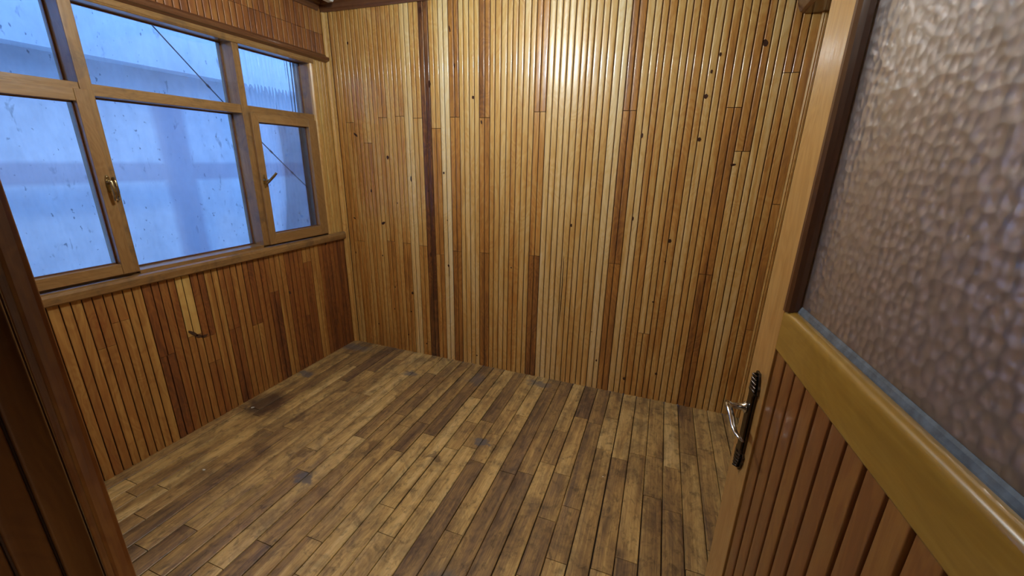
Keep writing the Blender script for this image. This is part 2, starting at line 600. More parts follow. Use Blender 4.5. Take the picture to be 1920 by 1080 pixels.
VARS = {16: (.38, .40, .36, (.906, 1.807)), 17: (.52, .58, .66, None), 18: (.54, .52, .66, None), 19: (.45, .55, .70, None), 20: (.58, .66, .72, None),
        21: (.30, .48, .46, (.923, 1.837)), 22: (.60, .74, .74, None), 23: (.58, .80, .76, None), 24: (.56, .62, .78, None), 25: (.58, .68, .70, None), 26: (.60, .60, .70, None),
        27: (.66, .78, .82, None), 28: (.38, .42, .30, (.924, 1.835)), 29: (.66, .80, .62, None), 30: (.42, .50, .62, None), 31: (.50, .66, .68, (.474, None)),
        32: (.46, .58, .62, None), 33: (.56, .70, .66, None), 34: (.34, .66, .62, None), 35: (.36, .38, .58, (.914, 1.842)), 36: (.54, .60, .46, (None, 1.62)),
        37: (.62, .72, .70, None), 38: (.50, .62, .48, (None, 2.0)), 39: (.40, .44, .44, (.60, 1.347))}
allx = [0.047] + [0.119 + 0.0723 * k for k in range(15)] + [1.203 + 0.0748 * k for k in range(5)] + [1.577 + 0.0773 * k for k in range(18)] + [2.968]
for i, x in enumerate(allx):
    x1 = allx[i + 1] if i + 1 < len(allx) else 3.010
    if x1 - x < 0.02:
        continue
    tl, tm, tt, J = (back_t.get(i) if i in back_t else VARS.get(i, (.5, .55, .6, None)))
    ns = 2 if x1 - x > 0.06 else 1
    zs = [0.0]
    tn = []
    if J is None:
        # one long board shows as a soft tone change only
        cuts, tn = [0.0, 2.52], [(tl + tm + tt) / 3 + 0.02]
    elif J[0] is None:
        cuts, tn = [0.0, J[1], 2.52], [(tl + tm) / 2, tt]
    elif J[1] is None:
        cuts, tn = [0.0, J[0], 2.52], [tl, (tm + tt) / 2]
    else:
        cuts, tn = [0.0, J[0], J[1], 2.52], [tl, tm, tt]
    for a, b, q in zip(cuts[:-1], cuts[1:], tn):
        q = 0.5 + (q - 0.54) * 1.15 + random.uniform(-0.04, 0.04)
        add_board(mb, (x, -0.009, 0), X, NY, Z, x1 - x, a + (0.0016 if a else 0), b - 0.0016, ns, q)
mb.mat = 2
mb.box((-0.02, 0.0, 0.0), (XR + 0.02, 0.05, ZC))
mb.box((-0.0, -0.0025, 0.0), (XR, 0.0, ZC))
mb.mat = 0
KN = [(0.30, 1.30, .007, .012, 0), (0.20, 1.70, .022, .008, -.6), (0.12, 1.08, .012, .006, -.5), (0.39, 1.06, .020, .010, .5), (0.47, 1.545, .010, .014, 0),
      (0.36, 0.80, .006, .008, 0), (0.44, 0.36, .005, .008, 0), (0.62, 0.52, .009, .012, 0), (0.60, 0.36, .007, .007, 0), (0.46, 0.55, .005, .007, 0),
      (0.93, 1.45, .007, .009, 0), (0.95, 1.12, .004, .005, 0), (0.95, 0.78, .008, .010, 0), (0.955, 0.74, .002, .05, 0), (0.84, 2.02, .010, .022, 0),
      (0.79, 2.45, .012, .02, 0), (0.80, 1.32, .006, .009, 0), (0.80, 0.85, .007, .018, 0), (0.66, 1.40, .006, .02, 0), (1.16, 1.93, .009, .010, 0),
      (1.00, 2.33, .005, .02, .2), (1.03, 2.12, .005, .016, 0), (0.53, 1.22, .004, .008, 0), (0.80, 1.15, .003, .004, 0), (0.27, 0.20, .006, .008, 0),
      (0.73, 0.10, .007, .006, 0), (0.56, 0.15, .006, .008, 0), (1.22, 1.78, .006, .014, .2), (1.86, 1.15, .006, .012, 0), (2.24, 1.70, .007, .014, 0),
      (2.24, 1.22, .006, .012, 0), (2.47, 1.10, .010, .012, 0), (2.46, 0.97, .005, .005, 0), (2.42, 0.70, .005, .006, 0), (2.55, 1.90, .011, .012, 0),
      (2.56, 2.02, .006, .010, 0), (2.55, 1.68, .009, .011, 0), (2.59, 2.10, .006, .01, 0), (2.79, 2.14, .011, .018, .3), (2.05, 0.43, .003, .004, 0),
      (2.50, 0.20, .009, .009, 0), (2.10, 0.22, .006, .009, 0), (2.30, 0.12, .010, .012, 0), (1.18, 0.08, .006, .006, 0), (2.74, 1.55, .014, .006, .1),
      (0.10, 0.80, .005, .01, 0), (1.45, 0.82, .005, .007, 0), (0.20, 2.30, .007, .010, 0)]
for (x, z, rx, rz, an) in KN:
    knot(mb, (x, -0.009, z), X, NY, Z, rx, rz, an)
# dark resin streak in one pale board
mb.mat = 1
n = len(mb.v)
for (dx, z) in [(0, 0.42), (0.009, 0.56), (0.012, 0.74), (0.010, 0.90), (0.006, 0.95), (0.006, 0.70), (0.002, 0.52)]:
    mb.v.append((1.815 + dx, -0.0108, z))
mb.face([n + i for i in range(7)])
mb.mat = 0
o = mb.build('wall_back', [M['pine'], M['knot'], M['backing']])
tag(o, 'far wall clad in narrow glossy honey-coloured vertical pine slats with knots', 'wall', kind='structure')

# ---- left wall under, beside and above the window
WY0, WY1 = -1.985, -0.186          # window opening along y
WZ0, WZ1 = 0.985, 2.155            # window opening in height
mb = MB()
mb.mat = 1
TH = 0.19
mb.box((-TH, YF - 0.12, 0), (-0.008, 0.02, WZ0 - 0.03))
mb.box((-TH, YF - 0.12, WZ1 + 0.03), (-0.008, 0.02, ZC))
mb.box((-TH, WY1 + 0.03, 0), (-0.008, 0.02, ZC))
mb.box((-TH, YF - 0.12, 0), (-0.008, WY0 - 0.03, ZC))
mb.mat = 0
left_b = {-2: ((.42, .42), None), -1: ((.42, .42), None)}
LB = [  # start index k: (segments tint from floor up, joints)
    (-12, (.40,), ()), (-11, (.42,), ()), (-10, (.44,), ()), (-9, (.43,), ()), (-8, (.45, .30), (.655,)), (-7, (.44, .34), (.76,)), (-6, (.48,), ()),
    (-5, (.13, .17), (.505,)), (-4, (.30,), ()), (-3, (.42, .74), (.56,)), (-2, (.28, .40, .16), (.36, .525)), (-1, (.46,), ()), (0, (.17, .26), (.511,)),
    (1, (.36,), ()), (2, (.44, .15), (.482,)), (3, (.24,), ()), (4, (.13, .30), (.66,)), (5, (.46,), ()), (6, (.22,), ()), (7, (.20, .24), (.40,)),
    (8, (.16, .46), (.80,)), (9, (.48,), ()), (10, (.19,), ()), (11, (.15,), ()), (12, (.13,), ()), (13, (.13,), ())]
for (k, tn, jz) in LB:
    y = -1.062 + 0.0765 * k
    y1 = min(y + 0.0765, -0.022)
    if y1 - y < 0.02:
        continue
    cuts = [0.0] + list(jz) + [WZ0 - 0.03]
    for a, b, q in zip(cuts[:-1], cuts[1:], tn):
        add_board(mb, (0, y, 0), Y, X, Z, y1 - y, a + (0.001 if a else 0), b - 0.001, 2 if y1 - y > 0.05 else 1, q, dict(g=0.0018, gd=0.0042, r=0.0034))
for k in range(-18, -12):            # boards nearer the doorway
    y = -1.062 + 0.0765 * k
    add_board(mb, (0, y, 0), Y, X, Z, 0.0765, 0, ZC if y < WY0 - 0.05 else WZ0 - 0.03, 2, random.uniform(.3, .5), dict(g=0.0018, gd=0.0042, r=0.0034))
# strip between window and corner
for (y0, y1, q) in ((-0.150, -0.085, .72), (-0.085, -0.020, .58)):
    add_board(mb, (0, y0, 0), Y, X, Z, y1 - y0, 0.965, 2.19, 2, q, dict(g=0.0018, gd=0.006))
# boards above the window
y = -0.022
while y > -2.3:
    w_ = 0.0765
    add_board(mb, (0.0, y - w_, 0), Y, X, Z, w_, 2.20, random.choice((2.36, 2.36, 2.36)), 2, random.uniform(.14, .36), dict(g=0.0018, gd=0.0042, r=0.0034))
    if True:
        add_board(mb, (0.0, y - w_, 0), Y, X, Z, w_, 2.362, 2.53, 2, random.uniform(.14, .36), dict(g=0.0018, gd=0.0042, r=0.0034))
    y -= w_
knot(mb, (0.001, -0.222, 0.90), Y, X, Z, .010, .010)
knot(mb, (0.001, -0.60, 0.62), Y, X, Z, .008, .014, .5)
# dark swirl of a knot in the yellow board
for (yy, zz, r1, r2, an) in ((-1.262, .575, .034, .008, -.8), (-1.236, .548, .022, .010, -.5), (-1.208, .536, .020, .008, .1)):
    knot(mb, (0.001, yy, zz), Y, X, Z, r1, r2, an)
o = mb.build('wall_left', [M['low'], M['backing']])
o.data.materials.append(M['knot'])
tag(o, 'left wall of reddish brown vertical boards below and above the window', 'wall', kind='structure')

# ---- right wall (mostly behind the door), wall with the doorway
mb = MB()
mb.mat = 1
mb.box((XR + 0.009, YF - 0.1, 0), (XR + 0.08, 0.02, ZC))
mb.mat = 0
y = -0.005
while y > YF:
    add_board(mb, (XR + 0.008, y - 0.0765, 0), Y, NX, Z, 0.0765, 0, 2.52, 2, random.uniform(.42, .7))
    y -= 0.0765
o = mb.build('wall_right', [M['pine'], M['backing']])
tag(o, 'pine-slatted side wall seen only blurred through the door glass', 'wall', kind='structure')

WT = 0.06
LX = 1.60                           # passage side wall
mb = MB()
mb.mat = 1
mb.box((-0.19, YF - 0.05, 0), (1.588, YF - 0.009, ZC))
mb.box((JX1 + 0.04, YF - WT, 0), (XR + 0.08, YF - 0.009, ZC))
mb.box((1.588, YF - WT, 2.10), (JX1 + 0.04, YF - 0.009, ZC))
mb.mat = 0
x = 0.02
while x < 1.50:
    add_board(mb, (x, YF - 0.004, 0), X, Y, Z, 0.0765, 0, 2.52, 2, random.uniform(.4, .65))
    x += 0.0765
x = 1.62
while x < JX1:
    add_board(mb, (x, YF - 0.004, 0), X, Y, Z, 0.0765, 2.12, 2.52, 2, random.uniform(.4, .65))
    x += 0.0765
o = mb.build('wall_front', [M['pine'], M['backing']])
tag(o, 'slatted wall holding the doorway the photo is taken from', 'wall', kind='structure')

# ---- floor
mb = MB()
pitch = 0.0895
x = XL - 0.02
col_i = 0
FT = [.62, .30, .50, .42, .55, .35, .58, .40, .50, .62]
while x < XR:
    y = 0.0 - random.uniform(0, 0.5)
    segs = []
    top = 0.0
    yy = 0.0
    first = True
    while yy > -3.6:
        L = random.choice((0.28, 0.6, 0.75, 0.9, 1.2)) * random.uniform(0.85, 1.15)
        if first:
            L *= random.uniform(0.3, 1)
            first = False
        y0, y1 = max(yy - L, -3.6), yy
        mb.rnd = random.random()
        mb.tint = random.choice((.34, .44, .52, .58, .62, .68, .74)) + random.uniform(-.04, .04)
        g = random.choice((0.0010, 0.0013, 0.0018, 0.0028))
        zt = random.uniform(-0.0006, 0.0)
        sk = random.uniform(-0.0006, 0.0006)
        w2 = pitch - g
        prof = [(g, -0.012), (g, -0.003 + zt), (g + 0.0018, zt - 0.0006), (g + 0.005, zt), (w2 / 2, zt + 0.0003), (w2 - 0.005, zt), (w2 - 0.0018, zt - 0.0006), (w2, -0.003 + zt), (w2, -0.012)]
        mb.prism(prof, (x + sk, y0 + 0.0014, 0), (x, y1 - 0.0014, 0), X, Z, smooth=True, closed=True)
        yy -= L
    x += pitch
mb.mat = 1
mb.box((-0.05, -4.6, -0.05), (XR + 0.1, 0.05, -0.010))
mb.mat = 0
o = mb.build('floor', [M['floor'], M['gap']])
tag(o, 'worn brown plank floor with dark seams and grey stains', 'floor', kind='structure')

# ---- ceiling
mb = MB()
mb.mat = 1
mb.box((-0.19, -4.6, ZC + 0.01), (XR + 0.1, 0.05, ZC + 0.06))
mb.mat = 0
x = 0.0
while x < XR:
    add_board(mb, (x, 0, ZC), X, (0, 0, -1), NY, 0.09, 0.0, 2.5, 1, random.uniform(.3, .5))
    x += 0.09
o = mb.build('ceiling', [wood('ceiling_board_wood', PINE, 'y', True, var=0.2, fine=0.1, rough=0.4, coat=0.4), M['backing']])
tag(o, 'boarded wooden ceiling with only its edge in view', 'ceiling', kind='structure')

# ------------------------------------------------------------------ mouldings
CROWN = [(0, 0), (0.0, -0.062), (0.010, -0.062), (0.014, -0.052), (0.022, -0.044), (0.030, -0.024), (0.040, -0.016), (0.044, -0.008), (0.044, 0)]
mb = MB()
mb.prism(CROWN, (0.0, -0.010, ZC), (XR, -0.010, ZC), NY, Z)
tag(mb.build('trim_1', M['dark_x'], bevel=0.001), 'dark crown moulding along the top of the far wall', 'moulding', kind='structure')
mb = MB()
mb.prism(CROWN, (0.001, -0.055, ZC), (0.001, YF, ZC), X, Z)
tag(mb.build('trim_2', M['dark_y'], bevel=0.001), 'dark crown moulding above the boards over the window', 'moulding', kind='structure')
# head moulding between window and upper boards
HEAD = [(0, 0), (0.012, 0.0), (0.020, 0.006), (0.034, 0.010), (0.038, 0.020), (0.036, 0.030), (0.024, 0.036), (0.012, 0.040), (0.008, 0.048), (0, 0.05)]
mb = MB()
mb.prism(HEAD, (0.0, -0.022, 2.185), (0.0, -2.3, 2.185), X, Z)
tag(mb.build('trim_3', M['dark_y']), 'dark head moulding running above the window', 'moulding', kind='structure')
# casing board below it
CAS = [(-0.01, 0), (0.010, 0.0), (0.013, 0.004), (0.010, 0.008), (0.013, 0.012), (0.015, 0.022), (0.012, 0.034), (-0.01, 0.036)]
mb = MB()
mb.prism(CAS, (0.0, WY1 + 0.036, 2.150), (0.0, -2.1, 2.150), X, Z)
tag(mb.build('trim_4', M['frame_y']), 'brown ribbed casing strip at the head of the window', 'moulding', kind='structure')
mb = MB()
mb.prism([(0.0, -0.01), (0.0, 0.009), (0.004, 0.013), (0.008, 0.009), (0.012, 0.013), (0.026, 0.013), (0.034, 0.010), (0.036, -0.01)], (0.0, WY1, 0.97), (0.0, WY1, 2.152), Y, X)
tag(mb.build('trim_5', M['trim_z']), 'ribbed vertical casing strip between the window and the corner', 'moulding', kind='structure')
# sill board
mb = MB()
SILL = [(-0.02, 0.925), (0.006, 0.912), (0.020, 0.912), (0.026, 0.918), (0.028, 0.950), (0.024, 0.962), (0.012, 0.968), (-0.02, 0.970)]
mb.prism(SILL, (0.0, -0.022, 0.0), (0.0, -2.38, 0.0), X, Z)
tag(mb.build('trim_6', M['frame_y'], bevel=0.0015), 'worn pale sill board under the window', 'sill', kind='structure')
# corner trim
mb = MB()
mb.prism([(0, 0), (0.024, 0), (0.024, -0.004), (0.020, -0.010), (0.012, -0.016), (0.004, -0.018), (0, -0.018)][::-1], (0.002, -0.008, 0.0), (0.002, -0.008, 2.498), X, Y, smooth=False)
mb.prism([(0, 0), (0.018, 0), (0.018, -0.004), (0, -0.007)], (0.028, -0.008, 0.0), (0.028, -0.008, 2.498), X, Y)
tag(mb.build('trim_7', M['trim_z'], bevel=0.0015), 'pale vertical trim in the far left corner', 'moulding', kind='structure')
mb = MB()
mb.prism([(0, 0), (0.026, 0), (0.026, -0.012), (0.016, -0.016), (0.012, -0.012), (0.008, -0.018), (0, -0.014)], (3.006, -0.008, 0.0), (3.006, -0.008, 2.30), X, Y)
tag(mb.build('trim_8', M['trim_z'], bevel=0.0015), 'pale ribbed vertical trim in the far right corner beside the door', 'moulding', kind='structure')
# boxed moulding along the right wall
mb = MB()
SOF = [(0.0, 2.255), (0.10, 2.255), (0.118, 2.262), (0.128, 2.28), (0.135, 2.30), (0.14, 2.33), (0.14, 2.50), (0.15, 2.52), (0.15, 2.555), (0.0, 2.555)]
mb.prism([(a, b) for a, b in SOF], (XR, -0.020, 0), (XR, YF, 0), NX, Z)
tag(mb.build('trim_9', M['dark_y'], bevel=0.002), 'dark boxed cornice high on the right wall', 'moulding', kind='structure')

# ------------------------------------------------------------------ window
win = empty('window_1', (0, (WY0 + WY1) / 2, WZ0))
tag(win, 'three-bay wooden window with blue daylight behind it', 'window', kind='structure')
WO = Vector(win.location)


def wbox(mb_, a, b):
    return mb_.box(tuple(Vector(a) - WO), tuple(Vector(b) - WO))


M1L, M1R, M2L, M2R = -1.476, -1.430, -0.738, -0.697
XI = -0.125                        # outer face of the frame
GX = -0.085                        # glass plane of the fixed lights
mb = MB()
wbox(mb, (XI, WY0 - 0.03, WZ0 - 0.03), (-0.022, WY1 + 0.03, WZ0 - 0.006))
wbox(mb, (XI, M1R - 0.001, WZ0 - 0.03), (0.0, M2L + 0.001, WZ0))
wbox(mb, (XI, WY0 - 0.03, WZ1), (0.0, WY1 + 0.03, WZ1 + 0.04))
mb.build('frame_rail', M['frame_y'], win, bevel=0.002)
mb = MB()
wbox(mb, (XI, WY0 - 0.03, WZ0), (0.0, WY0, WZ1))
wbox(mb, (XI, WY1, WZ0), (0.0, WY1 + 0.03, WZ1))
mb.build('frame_post', M['frame_z'], win, bevel=0.002)
for a, b in ((M1L, M1R), (M2L, M2R)):
    mb = MB()
    wbox(mb, (XI, a, WZ0 - 0.005), (0.003, b, WZ1 + 0.005))
    mb.build('mullion', M['frame_z'], win, bevel=0.003)
TZ0, TZ1 = 1.777, 1.825
for a, b in ((WY0, M1L), (M1R, M2L), (M2R, WY1)):
    mb = MB()
    wbox(mb, (XI, a, TZ0), (-0.001, b, TZ1))
    mb.build('transom', M['frame_y'], win, bevel=0.002)
# small glazing beads round the fixed lights
FIX = [(WY0, M1L, TZ1, WZ1, 'pane'), (M1R, M2L, TZ1, WZ1, 'pane'), (M2R, WY1, TZ1, WZ1, 'fluted'), (M1R, M2L, WZ0, TZ0, 'pane')]
for (a, b, c, d, mt) in FIX:
    mb = MB()
    e = 0.007
    wbox(mb, (GX - 0.010, a, c), (GX, b, c + e))
    wbox(mb, (GX - 0.010, a, d - e), (GX, b, d))
    wbox(mb, (GX - 0.010, a, c + e), (GX, a + e, d - e))
    wbox(mb, (GX - 0.010, b - e, c + e), (GX, b, d - e))
    mb.build('glazing_bead', M['dark_y'], win)
    mb = MB()
    wbox(mb, (GX - 0.016, a - 0.003, c - 0.003), (GX - 0.012, b + 0.003, d + 0.003))
    g = mb.build('glass_pane', M[mt], win)
    if mt == 'fluted':
        tag(g, 'pane of vertically fluted glass')
    else:
        tag(g, 'plain pane with faint dirt')


def sash(y0, y1, z0, z1, sw0, sw1, rt, rb, name_label):
    """casement leaf standing 2 cm proud: opening side widths sw0/sw1, rails rt/rb"""
    s = empty('sash', (0, 0, 0))
    s.parent = win
    tag(s, name_label)
    xf, xb = 0.022, -0.030
    for (a, b) in ((y0, y0 + sw0), (y1 - sw1, y1)):
        m_ = MB()
        wbox(m_, (xb, a, z0), (xf, b, z1))
        m_.build('stile', M['sash_z'], s, bevel=0.0025)
    for (c, d) in ((z0, z0 + rb), (z1 - rt, z1)):
        m_ = MB()
        wbox(m_, (xb, y0 + sw0, c), (xf - 0.0006, y1 - sw1, d))
        m_.build('rail', M['sash_y'], s, bevel=0.0025)
    m_ = MB()
    wbox(m_, (xb + 0.012, y0 + sw0 - 0.003, z0 + rb - 0.003), (xb + 0.016, y1 - sw1 + 0.003, z1 - rt + 0.003))
    m_.build('glass_pane', M['pane'], s)
    m_ = MB()
    e = 0.006
    for (a, b, c, d) in ((y0 + sw0, y0 + sw0 + e, z0 + rb, z1 - rt), (y1 - sw1 - e, y1 - sw1, z0 + rb, z1 - rt), (y0 + sw0, y1 - sw1, z0 + rb, z0 + rb + e), (y0 + sw0, y1 - sw1, z1 - rt - e, z1 - rt)):
        wbox(m_, (xb + 0.017, a, c), (xb + 0.024, b, d))
    m_.build('glazing_bead', M['dark_y'], s)
    return s


sL = sash(-2.0, -1.460, 0.986, 1.797, 0.05, 0.048, 0.050, 0.050, 'left opening leaf with a hanging brass handle')
sR = sash(-0.702, -0.196, 0.982, 1.785, 0.048, 0.072, 0.050, 0.066, 'right opening leaf with a small brass lever')


def window_handle(parent, y, z, lever_pts, label):
    h = MB()
    base = Vector((0.022, y, z)) - WO
    # long oval rosette with two screws
    prof = []
    for k in range(24):
        a = 2 * math.pi * k / 24
        prof.append((0.0105 * math.cos(a), 0.040 * math.sin(a) * (0.85 + 0.15 * abs(math.sin(a)))))
    h.prism(prof, base, base + Vector((0.004, 0, 0)), Y, Z)
    for dz in (0.030, -0.030):
        h.lathe(base + Vector((0.004, 0, dz)), X, [(0, 0.0045), (0.0015, 0.004), (0.0022, 0.001)], 12)
    h.lathe(base + Vector((0.004, 0, 0.008)), X, [(0, 0.0105), (0.004, 0.010), (0.008, 0.007), (0.020, 0.0062), (0.024, 0.008), (0.028, 0.0075), (0.030, 0.002)], 16)
    pts = [base + Vector((0.028, 0, 0.008)) + Vector(p) for p in lever_pts]
    n_ = len(pts)
    rad = [0.0058 + 0.0022 * math.sin(math.pi * i / (n_ - 1)) + (0.0015 if i == n_ - 1 else 0) for i in range(n_)]
    h.tube(pts, rad, 12)
    o_ = h.build('window_handle', M['brass'], parent, bevel=0.0006)
    tag(o_, label)


window_handle(sL, -1.476, 1.405, [(0, 0, 0.004), (0.002, 0, -0.015), (0.006, 0.001, -0.035), (0.003, 0.002, -0.055), (-0.004, 0.002, -0.072), (-0.002, 0.003, -0.082)], 'aged brass handle hanging down')
window_handle(sR, -0.680, 1.385, [(-0.004, 0, -0.020), (0.006, 0.002, -0.010), (0.022, 0.010, 0.008), (0.036, 0.018, 0.024), (0.046, 0.026, 0.038), (0.050, 0.030, 0.046)], 'small brass lever sticking out')
# brass catch on the mullion beside the hanging handle
h = MB()
c0 = Vector((0.004, -1.447, 1.385)) - WO
h.tube([c0 + Vector((0.004, 0, 0.045)), c0 + Vector((0.016, 0.001, 0.030)), c0 + Vector((0.018, 0.001, -0.020)), c0 + Vector((0.010, 0, -0.040)), c0 + Vector((0.004, 0, -0.046)), c0 + Vector((0.010, 0, -0.056))], [0.006, 0.0055, 0.006, 0.005, 0.004, 0.005], 12)
tag(h.build('latch_keeper', M['brass'], win), 'polished brass keeper')

# ------------------------------------------------------------------ outside the window
mb = MB()
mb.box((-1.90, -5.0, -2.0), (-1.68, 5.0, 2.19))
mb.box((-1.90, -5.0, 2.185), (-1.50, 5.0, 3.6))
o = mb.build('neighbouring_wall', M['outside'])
tag(o, 'stained white rendered wall of the next building with a projecting upper storey', 'wall')
mb = MB()
mb.box((-0.24, 0.07, -2.0), (-0.19, 5.0, 3.3))
mb.box((-0.24, -5.0, -2.0), (-0.19, -2.55, 3.3))
mb.box((-0.24, -2.55, 2.64), (-0.19, 0.07, 3.3))
mb.box((-0.24, -2.55, -2.0), (-0.19, 0.07, -0.02))
tag(mb.build('house_facade', M['outside']), 'rendered outer face of the house around the window', 'wall', kind='structure')
mb = MB()
mb.box((-1.68, -5.0, -2.1), (-0.19, 5.0, -2.0))
tag(mb.build('alley_ground', M['outside']), 'pale ground far below in the gap outside the window', 'ground', kind='structure')
cab = []
A0, A1 = Vector((-1.1, -0.62, 2.58)), Vector((-1.1, 1.05, 0.95))
for i in range(25):
    f = i / 24
    p = A0.lerp(A1, f)
    p.z -= 0.05 * math.sin(math.pi * f)
    cab.append(p)
cab = [Vector((-1.12, -1.0, 2.96)), Vector((-1.11, -0.82, 2.78))] + cab + [Vector((-1.1, 1.4, 0.62)), Vector((-1.1, 1.8, 0.3))]
mb = MB()
mb.tube(cab, 0.0045, 8)
for f in (0.30, 0.62, 0.72):
    p = cab[2 + int(24 * f)]
    q = cab[3 + int(24 * f)]
    mb.tube([p, p.lerp(q, 0.3)], 0.008, 8)
tag(mb.build('outdoor_cable', M['cable']), 'thin dark cable slanting down across the white wall outside the window', 'cable')

# ------------------------------------------------------------------ lamps
t = empty('light_bulb', (1.44, -1.30, ZC))
tag(t, 'bright white bulb in a bare holder on the middle of the ceiling', 'lamp')
mb = MB()
mb.lathe((0, 0, 0.012), (0, 0, -1), [(0, 0.05), (0.010, 0.052), (0.020, 0.045), (0.026, 0.024), (0.060, 0.022), (0.085, 0.024), (0.120, 0.022), (0.138, 0.020)], 24)
mb.build('lamp_holder', M['white'], t)
mb = MB()
mb.lathe((0, 0, -0.125), (0, 0, -1), [(0, 0.014), (0.02, 0.018), (0.045, 0.030), (0.07, 0.036), (0.095, 0.032), (0.112, 0.020), (0.120, 0.004)], 24)
mb.build('glowing_globe', emitter('bulb_glow', (0.80, 0.94, 1.0), BULB_STRENGTH), t)

mb = MB()
mb.prism([(0, 0), (0.004, -0.045), (0.012, -0.056), (0.052, -0.056), (0.062, -0.045), (0.066, 0)], (0.168, -0.14, ZC + 0.001), (0.168, -1.24, ZC + 0.001), X, Z)
o = mb.build('strip_light_housing', M['white'], bevel=0.002)
tag(o, 'white slim strip fixture on the ceiling close to the left wall', 'ceiling light')

# ------------------------------------------------------------------ door leaf
Fp = Vector((2.63936, -1.64901, 0))
ang = math.radians(-4.1)
DW = 0.80
HP = Fp - Vector((math.sin(ang), math.cos(ang), 0)) * DW
door = empty('door_1', (HP.x, HP.y, 0.0), 0.0)
tag(door, 'open wooden door with hammered glass above and vertical slats below', 'door', kind='structure')
# local frame: lx = towards the hinge (s), ly = out of the visible face, lz = up ; visible face at ly = 0
SD = -Vector((math.sin(ang), math.cos(ang), 0))
ND = Vector((SD.y, -SD.x, 0))
if ND.x > 0:
    ND = -ND
DB = Fp - HP                       # free edge in door-local metres
TK = 0.040                         # leaf thickness


def dp(s, n_, z):
    return DB + SD * s + ND * n_ + Vector((0, 0, z))


def dbox(mb_, s0, s1, n0, n1, z0, z1):
    mb_.prism([(s0, n0), (s1, n0), (s1, n1), (s0, n1)], dp(0, 0, z0), dp(0, 0, z1), SD, ND)
    return mb_


SI = 0.114                         # inner edge of the free stile
RZ0, RZ1 = 1.200, 1.284
GT = 1.93
mb = MB()
dbox(mb, 0, SI, -TK, 0, 0.012, 2.05)
mb.build('stile', M['stile'], door, bevel=0.002)
mb = MB()
dbox(mb, DW - 0.08, DW, -TK, 0, 0.012, 2.05)
mb.build('stile', M['stile'], door, bevel=0.002)
mb = MB()
# middle rail with a rounded, sloping upper edge
mb.prism([(-TK, RZ0), (-0.005, RZ0), (-0.003, RZ0), (-0.0009, RZ0 + 0.0009), (0.0, RZ0 + 0.003), (0.0, RZ0 + 0.005), (0.0, RZ1 - 0.014), (0.0, RZ1 - 0.012), (-0.0006, RZ1 - 0.007), (-0.0025, RZ1 - 0.003), (-0.0055, RZ1), (-0.010, RZ1 + 0.002), (-0.016, RZ1 + 0.004), (-0.0175, RZ1 + 0.002), (-TK, RZ1 + 0.001)],
         dp(SI, 0, 0), dp(DW - 0.08, 0, 0), ND, Z, smooth=True)
o = mb.build('middle_rail', M['rail'], door)
tag(o, 'glossy amber rail under the glass')
mb = MB()
dbox(mb, SI, DW - 0.08, -TK, 0, GT, 2.05)
mb.build('top_rail', M['rail'], door, bevel=0.002)
mb = MB()
dbox(mb, SI, DW - 0.08, -TK, 0, 0.012, 0.16)
mb.build('bottom_rail', M['rail'], door, bevel=0.002)
# slatted lower panel
mb = MB()
mb.mat = 1
dbox(mb, SI, DW - 0.08, -TK + 0.004, -0.013, 0.16, RZ0)
mb.mat = 0
s = SI + 0.002
k = 0
dt = [.34, .36, .32, .40, .36, .34, .42, .36, .48, .40, .36, .42]
while s < DW - 0.09:
    w_ = min(0.0480, DW - 0.08 - s)
    add_board(mb, tuple(dp(s, -0.003, 0)), tuple(SD), tuple(ND), Z, w_, 0.16, RZ0, 1, dt[k % 12], dict(g=0.0032, gd=0.010, r=0.003))
    s += 0.0480
    k += 1
mb.build('slat_panel', [M['doorslat'], M['backing']], door)
# glazing beads: dark rounded ones on the sides, the lower is bedded in grey putty
mb = MB()
BD = [(0, 0.002), (0.004, 0.004), (0.010, 0.003), (0.015, -0.002), (0.018, -0.010), (0.019, -0.019), (0, -0.019)]
mb.prism(BD, dp(SI, 0, RZ1), dp(SI, 0, GT), SD, ND)
mb.prism([(-a, b) for a, b in BD], dp(DW - 0.08, 0, RZ1), dp(DW - 0.08, 0, GT), SD, ND)
o = mb.build('glazing_bead', wood('dark_bead_wood', DARKC, 'z', tint=0.35, var=0.1, rough=0.3, coat=0.8), door, bevel=0.0015)
tag(o, 'dark rounded bead beside the glass')
mb = MB()
mb.prism([(-0.0195, RZ1 + 0.001), (-0.0150, RZ1 + 0.003), (-0.0155, RZ1 + 0.006), (-0.0175, RZ1 + 0.012), (-0.0195, RZ1 + 0.016)], dp(SI + 0.019, 0, 0), dp(DW - 0.12, 0, 0), ND, Z)
o = mb.build('putty_line', M['putty'], door)
tag(o, 'grey putty along the foot of the glass')
mb = MB()
dbox(mb, SI + 0.002, DW - 0.082, -0.0245, -0.020, RZ1 - 0.001, GT)
o = mb.build('glass_pane', M['hammered'], door)
tag(o, 'hammered obscure glass')

